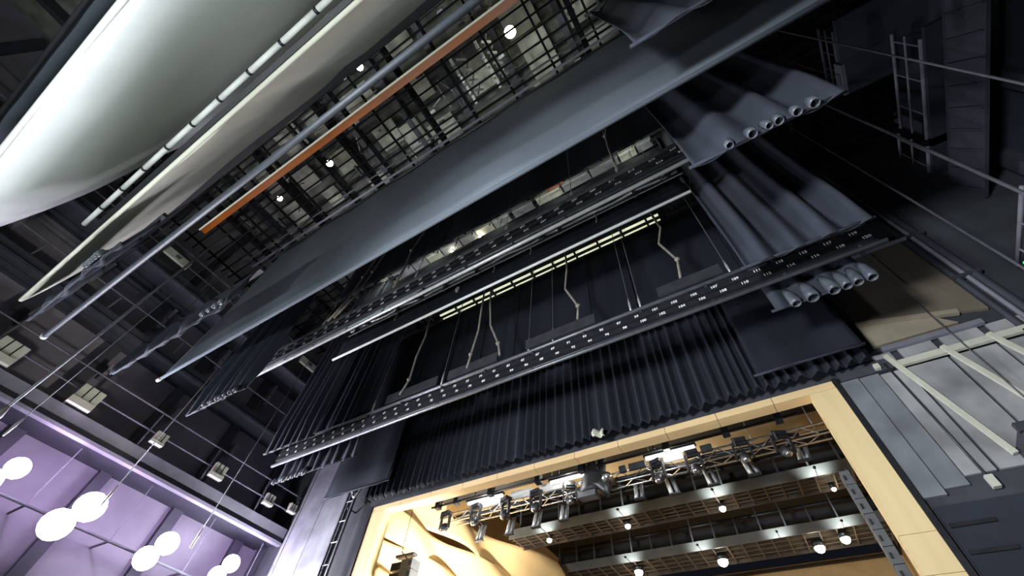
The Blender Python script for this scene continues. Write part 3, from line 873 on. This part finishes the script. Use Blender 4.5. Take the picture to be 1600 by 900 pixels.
cab_n = ['leftmost pale cabinet', 'second pale cabinet from the left', 'third pale cabinet from the left', 'fourth pale cabinet from the left', 'fifth pale cabinet from the left', 'pale cabinet nearest the curtain']
for i, (y, z, s) in enumerate([(-.62, 9.0, 1), (1.62, 9.0, 1), (4.0, 9.05, .62), (6.25, 9.1, .75), (8.5, 9.15, .6), (9.55, 9.3, .5)]):
    t = thing('switch_cabinet', cab_n[i] + ' on the railing of the lower left gallery', 'cabinet', (-17, y, z), 'pale cabinets on the gallery')
    s *= .85
    w = .40 * s
    for k in range(3):
        a = y - w + 2 * w * k / 3
        part('slat_cover', MB().box(-16.98, -16.86, a + .02, a + 2 * w / 3 - .02, z - .05, z + .42 * s), IVORY, t)
    part('base_box', MB().box(-16.98, -16.80, y - w, y + w * .95, z - .34 * s, z - .09), IVORY, t)
    part('back_plate', MB().box(-17.03, -16.98, y - w, y + w, z - .36 * s, z + .44 * s), GREY_STEEL, t)
for i, (y, z) in enumerate([(.05, 14.85), (7.0, 14.9)]):
    t = thing('switch_cabinet', ['pale cabinet on the upper left gallery left of slate border tip', 'pale cabinet on the upper left gallery below numbered batten'][i], 'cabinet', (-17, y, z), 'pale cabinets on the gallery')
    part('cover', MB().box(-16.98, -16.86, y - .5, y + .5, z - .12, z + .22), IVORY, t)
    part('switch_box', MB().box(-16.86, -16.82, y - .1, y + .1, z - .02, z + .12), GREY_STEEL, t)
# wall piers behind the galleries
wl = bpy.data.objects['wall_left']
for y in (-9, -6.5, -4, -1.4, 1.2, 3.8, 6.4, 9.0):
    part('pier', MB().box(-18.6, -18.42, y - .18, y + .18, 0, 20), GALLERY_DARK, wl)
    for z in (10.4, 12.9, 13.5):
        part('bracing', MB().box(-18.6, -18.2, y + .3, y + .42, z, z + .5), GALLERY, wl)

# lower flood pipe and floods
t = thing('flood_pipe', 'long pipe along the left wall carrying four glaring floodlights', 'pipe', (-17.4, 3, 6.4))
part('pipe', MB().tube([(-17.45, -8, 6.35), (-17.45, 9.7, 6.35)], .04, 8), RAIL, t, True)
for y in (0.5, 2.6, 4.9, 7.3, 9.4):
    part('stay', MB().tube([(-17.45, y, 6.35), (-17.45, y, 8.05)], .02, 6), RAIL, t)
    part('arm', MB().beam((-17.45, y, 6.35), (-18.59, y, 6.35), .05, .05), RAIL, t)
fl = ['floodlight at the left image edge', 'widest glaring floodlight, second on the left wall', 'third glaring floodlight on the left wall', 'rightmost glaring floodlight at the bottom edge on the left wall']
CAM = Vector((0, 0, 1.6))
for i, (y, z, s) in enumerate([(1.66, 6.71, .8), (3.66, 6.52, 1.15), (6.17, 6.56, .95), (8.45, 6.83, .8)]):
    y *= .965; z = 1.6 + (z - 1.6) * .965
    p = Vector((-16.7, y, z))
    t = thing('floodlight', fl[i], 'floodlight', p, 'floodlights on the left wall')
    d = (Vector((-2, 3.5, 4.5)) - p).normalized()
    for j, off in enumerate((-.27, .27)):
        q = p + Vector((0, off * .55 * s, off * s))
        part('housing', MB().tube([q - d * .38, q - d * .2, q], [.10, .22, .34 * s], 14), DARK_STEEL, t, True)
        part('lens', MB().tube([q + d * .005, q + d * .03], [.33 * s, .31 * s], 16), EM_FLOOD, t, True)
    part('bracket', MB().box(-17.42, -16.8, y - .05, y + .05, 6.3, 6.4), DARK_STEEL, t)
    lamp('flood_light', 'SPOT', p + d * .15, 900, (.90, .92, 1.0), .3, p + d * 10 + Vector((0, 0, 2.5)), 150, .7, parent=t)
    lamp('flood_spill', 'POINT', (-16.72, y + .5, z + .75), 150, (.80, .58, 1.0), .12, parent=t)
    lamp('flood_front_spill', 'POINT', p + d * .6, 40 if i < 3 else 480, (.93, .95, 1.0), .2, parent=t)

# ================================================================== VERTICAL STEEL ROPES BY THE SIDES
ropes = [(-15, .42, .045, 'thick vertical pole near the left galleries'), (-15, .83, .014, 'thin vertical rope right of the thick pole on the left'),
         (-15, 3.5, .014, 'vertical rope ending above the second floodlight'), (-15, 6.1, .014, 'vertical rope ending between third and fourth floodlight'),
         (-14.3, 8.4, .014, 'vertical rope left of the pleated leg curtain'),
         (5, 4.45, .02, 'uppermost steel rope crossing the dark right wall'), (5, 6.25, .032, 'thick steel rope crossing the middle of right wall'),
         (5, 7.79, .026, 'lower steel rope crossing the dark right wall'), (4.22, 9.55, .012, 'thin steel rope in front of brown board at right')]
for (x, y, r, lab) in ropes:
    z0 = {-15: 7.0 if y < 1 else 6.6}.get(x, 1.2)
    t = thing('steel_rope', lab, 'rope', (x, y, z0), 'vertical steel ropes')
    part('strand', MB().tube([(x, y, z0), (x, y, 16.95)], r, 6), GREY_STEEL, t, True)
    part('pulley', MB().box(x - .04, x + .04, y - .22, y + .22, 16.86, 16.952), BLACK_METAL, t)
    part('end_weight', MB().tube([(x, y, z0 - .35), (x, y, z0 - .05), (x, y, z0 + .2)], [r * 1.5, r * 2.4, r * 1.1], 7), PALE_STEEL, t, True)

# ladder beside the left jamb
t = thing('metal_ladder', 'narrow grey metal ladder beside the left wooden jamb', 'ladder', (-13.3, 9.5, 4))
for x in (-13.55, -13.15):
    part('stile', MB().box(x - .03, x + .03, 9.46, 9.54, 3.0, 9.2), GREY_STEEL, t)
for k in range(9):
    z = 3.4 + k * .68
    part('rung', MB().tube([(-13.55, 9.5, z), (-13.15, 9.5, z)], .025, 6), GREY_STEEL, t)
for z in (4.2, 8.6):
    part('wall_bracket', MB().beam((-13.35, 9.5, z), (-13.35, 9.9, z), .05, .05), GREY_STEEL, t)
t = thing('hose_loop', 'short pale hose loop hanging at the top of the ladder', 'hose', (-13.1, 9.4, 9.2))
part('hose', MB().tube([(-13.3 + .46 * k / 12, 9.4, 9.25 - .36 * math.sin(math.pi * k / 12)) for k in range(13)], .045, 8), PALE_STEEL, t, True)
part('ferrule', MB().tube([(-13.31, 9.4, 9.22), (-13.31, 9.4, 9.36)], .055, 8), DARK_STEEL, t)

# ================================================================== RIGHT SIDE
wr = bpy.data.objects['wall_right']
for y in (-4, -1, 2, 4.6, 7.2, 9.4):
    part('pier', MB().box(8.1, 8.3, y - .2, y + .2, 0, 20), GALLERY_DARK, wr)
def right_rail(label, xe, y0, y1, z0, z1, m_, posts):
    t = thing('gallery_railing', label, 'railing', (xe, (y0 + y1) / 2, z0), 'right gallery railings')
    part('top_rail', MB().tube([(xe, y0, z1), (xe, y1, z1)], .045, 6), m_, t, True)
    part('middle_rail', MB().tube([(xe, y0, (z0 + z1) / 2 + .05), (xe, y1, (z0 + z1) / 2 + .05)], .03, 6), m_, t, True)
    part('bottom_rail', MB().tube([(xe, y0, z0), (xe, y1, z0)], .055, 6), m_, t, True)
    y = y0 + .2
    while y < y1:
        part('post', MB().tube([(xe, y, z0), (xe, y, z1)], .02, 5), m_, t)
        y += posts
    part('deck', MB().box(xe, 8.3, y0 - .3, y1 + .2, z0 - .16, z0 - .06), WALL_DARK, t)
    return t


right_rail('right gallery railing beside the thick steel rope, upstage stretch', 7.3, 5.9, 8.75, 14.45, 15.55, GALLERY, .95)
right_rail('right gallery railing beside the lower steel rope, downstage stretch', 7.3, 9.0, 9.85, 14.45, 15.7, GALLERY, .5)
right_rail('small high railing beside the top of the right leg curtains', 6.2, 5.2, 6.9, 16.0, 16.8, GALLERY_DARK, .5)
right_rail('low railing at the right image edge with green indicator', 6.2, 7.6, 9.7, 9.3, 10.0, GALLERY, .7)
t = thing('panelled_gallery', 'ribbed dark panel front of the right gallery', 'gallery', (7.6, 5, 12.4), 'fly galleries')
part('front_board', MB().box(7.3, 7.38, 4.6, 9.8, 12.5, 13.6), GALLERY_DARK, t)
for k in range(9):
    y = 4.9 + k * .58
    part('rib', MB().beam((7.28, y, 12.52), (7.28, y + .35, 13.58), .08, .04), GALLERY_DARK, t)
part('deck', MB().box(7.3, 8.08, 4.0, 9.8, 13.6, 13.7), WALL_DARK, t)
t = thing('control_box', 'small pale control box at the tip of the right leg curtain', 'control box', (4.7, 4.9, 12.6))
part('case', MB().box(4.66, 4.74, 4.65, 5.35, 12.35, 12.62), GREY_STEEL, t)
part('display', MB().box(4.63, 4.66, 4.85, 5.12, 12.40, 12.56), GALLERY_DARK, t)
part('hanger', MB().tube([(4.7, 5.0, 12.62), (4.7, 5.0, 16.95)], .012, 5), BLACK_METAL, t)
t = thing('green_indicator', 'tiny green indicator light at the right image edge', 'indicator', (6.15, 9.3, 9.7))
part('case', MB().box(6.12, 6.26, 9.3, 9.5, 9.62, 9.82), BLACK_METAL, t)
part('led', MB().ball((6.12, 9.36, 9.72), .035, 8), EM_GREEN, t, True)

# boards and steelwork on the proscenium wall, stage left
t = thing('brown_board', 'large brown board on the wall right of the numbered batten', 'board', (4.2, 9.8, 9.1))
def bb(x0, z0, x1, z1, x2, z2, x3, z3, y0, y1):
    mb = MB()
    for y in (y0, y1):
        mb.v += [(x0, y, z0), (x1, y, z1), (x2, y, z2), (x3, y, z3)]
    mb.f += [(0, 1, 2, 3), (7, 6, 5, 4), (0, 4, 5, 1), (1, 5, 6, 2), (2, 6, 7, 3), (3, 7, 4, 0)]
    return mb
part('upper_panel', bb(3.05, 9.86, 5.2, 9.25, 5.2, 12.1, 2.95, 12.1, 9.80, 9.88), BROWN_BOARD, t)
part('lower_panel', bb(3.02, 9.12, 4.6, 9.12, 4.35, 9.42, 3.05, 9.78, 9.80, 9.88), TAN, t, label='paler lower panel')
part('edge_strip', MB().beam((3.05, 9.79, 9.84), (4.75, 9.79, 9.36), .10, .12), TAN, t, label='pale edge strip')
part('top_pipe', MB().tube([(2.9, 9.7, 12.0), (5.3, 9.7, 12.0)], .06, 8), GALLERY, t)
t = thing('pipe_bundle', 'dark pipe bundle down the wall corner right of the brown board', 'pipe', (5.4, 9.75, 8))
for k, (x, r) in enumerate(((5.30, .07), (5.48, .05), (5.62, .09))):
    part('pipe', MB().tube([(x, 9.78, 7), (x - .05, 9.78, 16.5)], r, 8), GALLERY if k == 1 else GALLERY_DARK, t, True)
for z in (8.4, 10.2, 12, 14):
    part('saddle', MB().box(5.2, 5.72, 9.70, 9.82, z, z + .08), GALLERY_DARK, t)
t = thing('steel_bracing', 'pale cross beams and slanting posts before grey wall panels at right', 'frame', (4, 9.75, 6.2))
part('cross_beam', MB().beam((3.15, 9.74, 8.48), (5.6, 9.74, 8.50), .08, .14), IVORY, t)
part('cross_beam', MB().beam((3.1, 9.78, 8.95), (4.9, 9.78, 8.95), .10, .12), GALLERY, t)
for (a, b) in (((3.05, 8.75), (3.55, 6.25)), ((3.98, 8.6), (4.6, 6.0)), ((4.75, 8.6), (5.35, 6.2))):
    part('slanting_post', MB().beam((a[0], 9.72, a[1]), (b[0], 9.72, b[1]), .09, .07, (0, 1, 0)), IVORY, t)
for (x0, x1) in ((2.76, 3.2), (3.25, 3.95), (4.0, 4.75), (4.8, 5.6)):
    part('wall_panel', MB().box(x0, x1, 9.82, 9.88, 6.1, 8.4), FRAME_PANEL, t)
    part('wall_panel', MB().box(x0 + .1, x1, 9.82, 9.88, 8.55, 8.9), FRAME_PANEL, t)
t = thing('speaker_box', 'dark protruding box at the right edge below the grey panels', 'box', (4.1, 9.4, 5.2))
part('body', MB().box(3.62, 5.4, 9.1, 9.88, 4.6, 6.35), GALLERY_DARK, t)
part('lip', MB().box(3.58, 5.4, 9.05, 9.14, 6.25, 6.4), WALL_GREY, t)
t = thing('grey_sheet', 'row of tall grey sheets beside the right wooden jamb', 'wall panel', (2.5, 9.85, 6))
for k, (x0, x1) in enumerate(((2.02, 2.36), (2.38, 2.74))):
    part('sheet', MB().box(x0, x1, 9.80 + .02 * k, 9.89, 5.85 + .1 * k, 8.45), PANEL_GREY, t)
part('cap_strip', MB().box(2.05, 3.05, 9.79, 9.89, 8.47, 8.75), WALL_GREY, t)
part('conduit', MB().tube([(2.95, 9.76, 8.6), (2.98, 9.76, 7.2), (3.0, 9.76, 5.9)], .022, 7), DARK_STEEL, t, True)
part('junction_box', MB().box(2.95, 3.06, 9.70, 9.80, 5.8, 6.0), IVORY, t)
part('junction_box', MB().box(2.74, 2.84, 9.70, 9.80, 8.5, 8.62), IVORY, t)
t = thing('grey_sheet', 'added lighter sheet standing for floodlit wall left of the ladder', 'wall panel', (-15, 9.85, 6))
for (x0, x1) in ((-16.9, -15.4), (-15.38, -13.9)):
    part('sheet', MB().box(x0, x1, 9.82, 9.89, 2.0, 11.5), PANEL_GREY, t)  # added sheet; floodlight on the wall put into its lighter colour
t = thing('lower_black_flat', 'black flat beside the lower part of the right jamb', 'flat', (2.6, 9.85, 3))
part('panel', MB().box(2.06, 3.5, 9.84, 9.89, 0, 5.7), WALL_DARK, t)
for z in (4.95, 5.35):
    part('batten', MB().box(2.1, 2.7, 9.80, 9.84, z, z + .06), BLACK_METAL, t)
part('pale_slat', MB().beam((3.3, 9.8, 5.1), (3.45, 9.8, 4.2), .05, .04), IVORY, t)

# ================================================================== ADDED FLOODS ON THE STAGE FLOOR, UNSEEN BELOW THE VIEW
def added_flood(loc, target, e, size, lab, col=(1, 1, 1), spot=100, base=0):
    t = thing('added_flood', lab, 'floodlight', (loc[0], loc[1], base), 'added floodlights below the picture')
    x, y, z = loc
    d = (Vector(target) - Vector(loc)).normalized()
    q = Vector(loc)
    part('stand', MB().tube([(x, y, base + .05), (x, y, z - .3)], .03, 8), BLACK_METAL, t)
    part('foot', MB().tube([(x, y, base), (x, y, base + .05)], .3, 12), BLACK_METAL, t)
    part('housing', MB().tube([q - d * .5, q - d * .25, q - d * .05], [.1, .25, .32], 12), BLACK_METAL, t, True)
    lamp('flood', 'SPOT', loc, e, col, size, target, spot, .6, parent=t)


added_flood((-7, -2.5, .9), (-7, -2.9, 9), 2600, .3, 'added floor flood aimed up at the white backdrop, stage centre', (.93, 1, 1))
added_flood((-1.5, -2.3, .9), (-2, -2.9, 9), 1400, .3, 'added floor flood aimed up at the white backdrop, stage left', (.93, 1, 1))
added_flood((-12.5, -2.5, .9), (-12, -2.9, 9), 1500, .3, 'added floor flood aimed up at the white backdrop, stage right', (.93, 1, 1))
added_flood((-9.5, .6, .6), (-9, 0, 9), 420, .3, 'added floor flood under the grey pipe, stage right', (.90, .96, 1), 120)
added_flood((-3, .6, .6), (-3.5, 0, 9), 420, .3, 'added floor flood under the grey pipe, stage left', (.90, .96, 1), 120)
added_flood((-4, -6, 2.2), (-1, 9.8, 8), 9000, .9, 'added standing flood upstage aimed at the proscenium', (.93, .97, 1), 70)
added_flood((-3.5, 2.8, 1.0), (2.6, 7, 9.5), 820, .2, 'added standing flood centre stage aimed at the right leg curtains', (.76, .87, 1), 70)

# added floods, out of view, that brighten the hall
added_flood((-8.8, 13.2, 4.5), (-12.6, 12.8, 8), 7500, .25, 'added tall stand flood in the auditorium aimed at the golden side wall', (1, .93, .80), 120, -1)
added_flood((-7, 20, .8), (-7, 29, 10), 330, .4, 'added auditorium flood aimed at the back wall, left one', (1, .88, .70), 120, -1)
added_flood((0, 20, .8), (0, 29, 10), 330, .4, 'added auditorium flood aimed at the back wall, right one', (1, .88, .70), 120, -1)
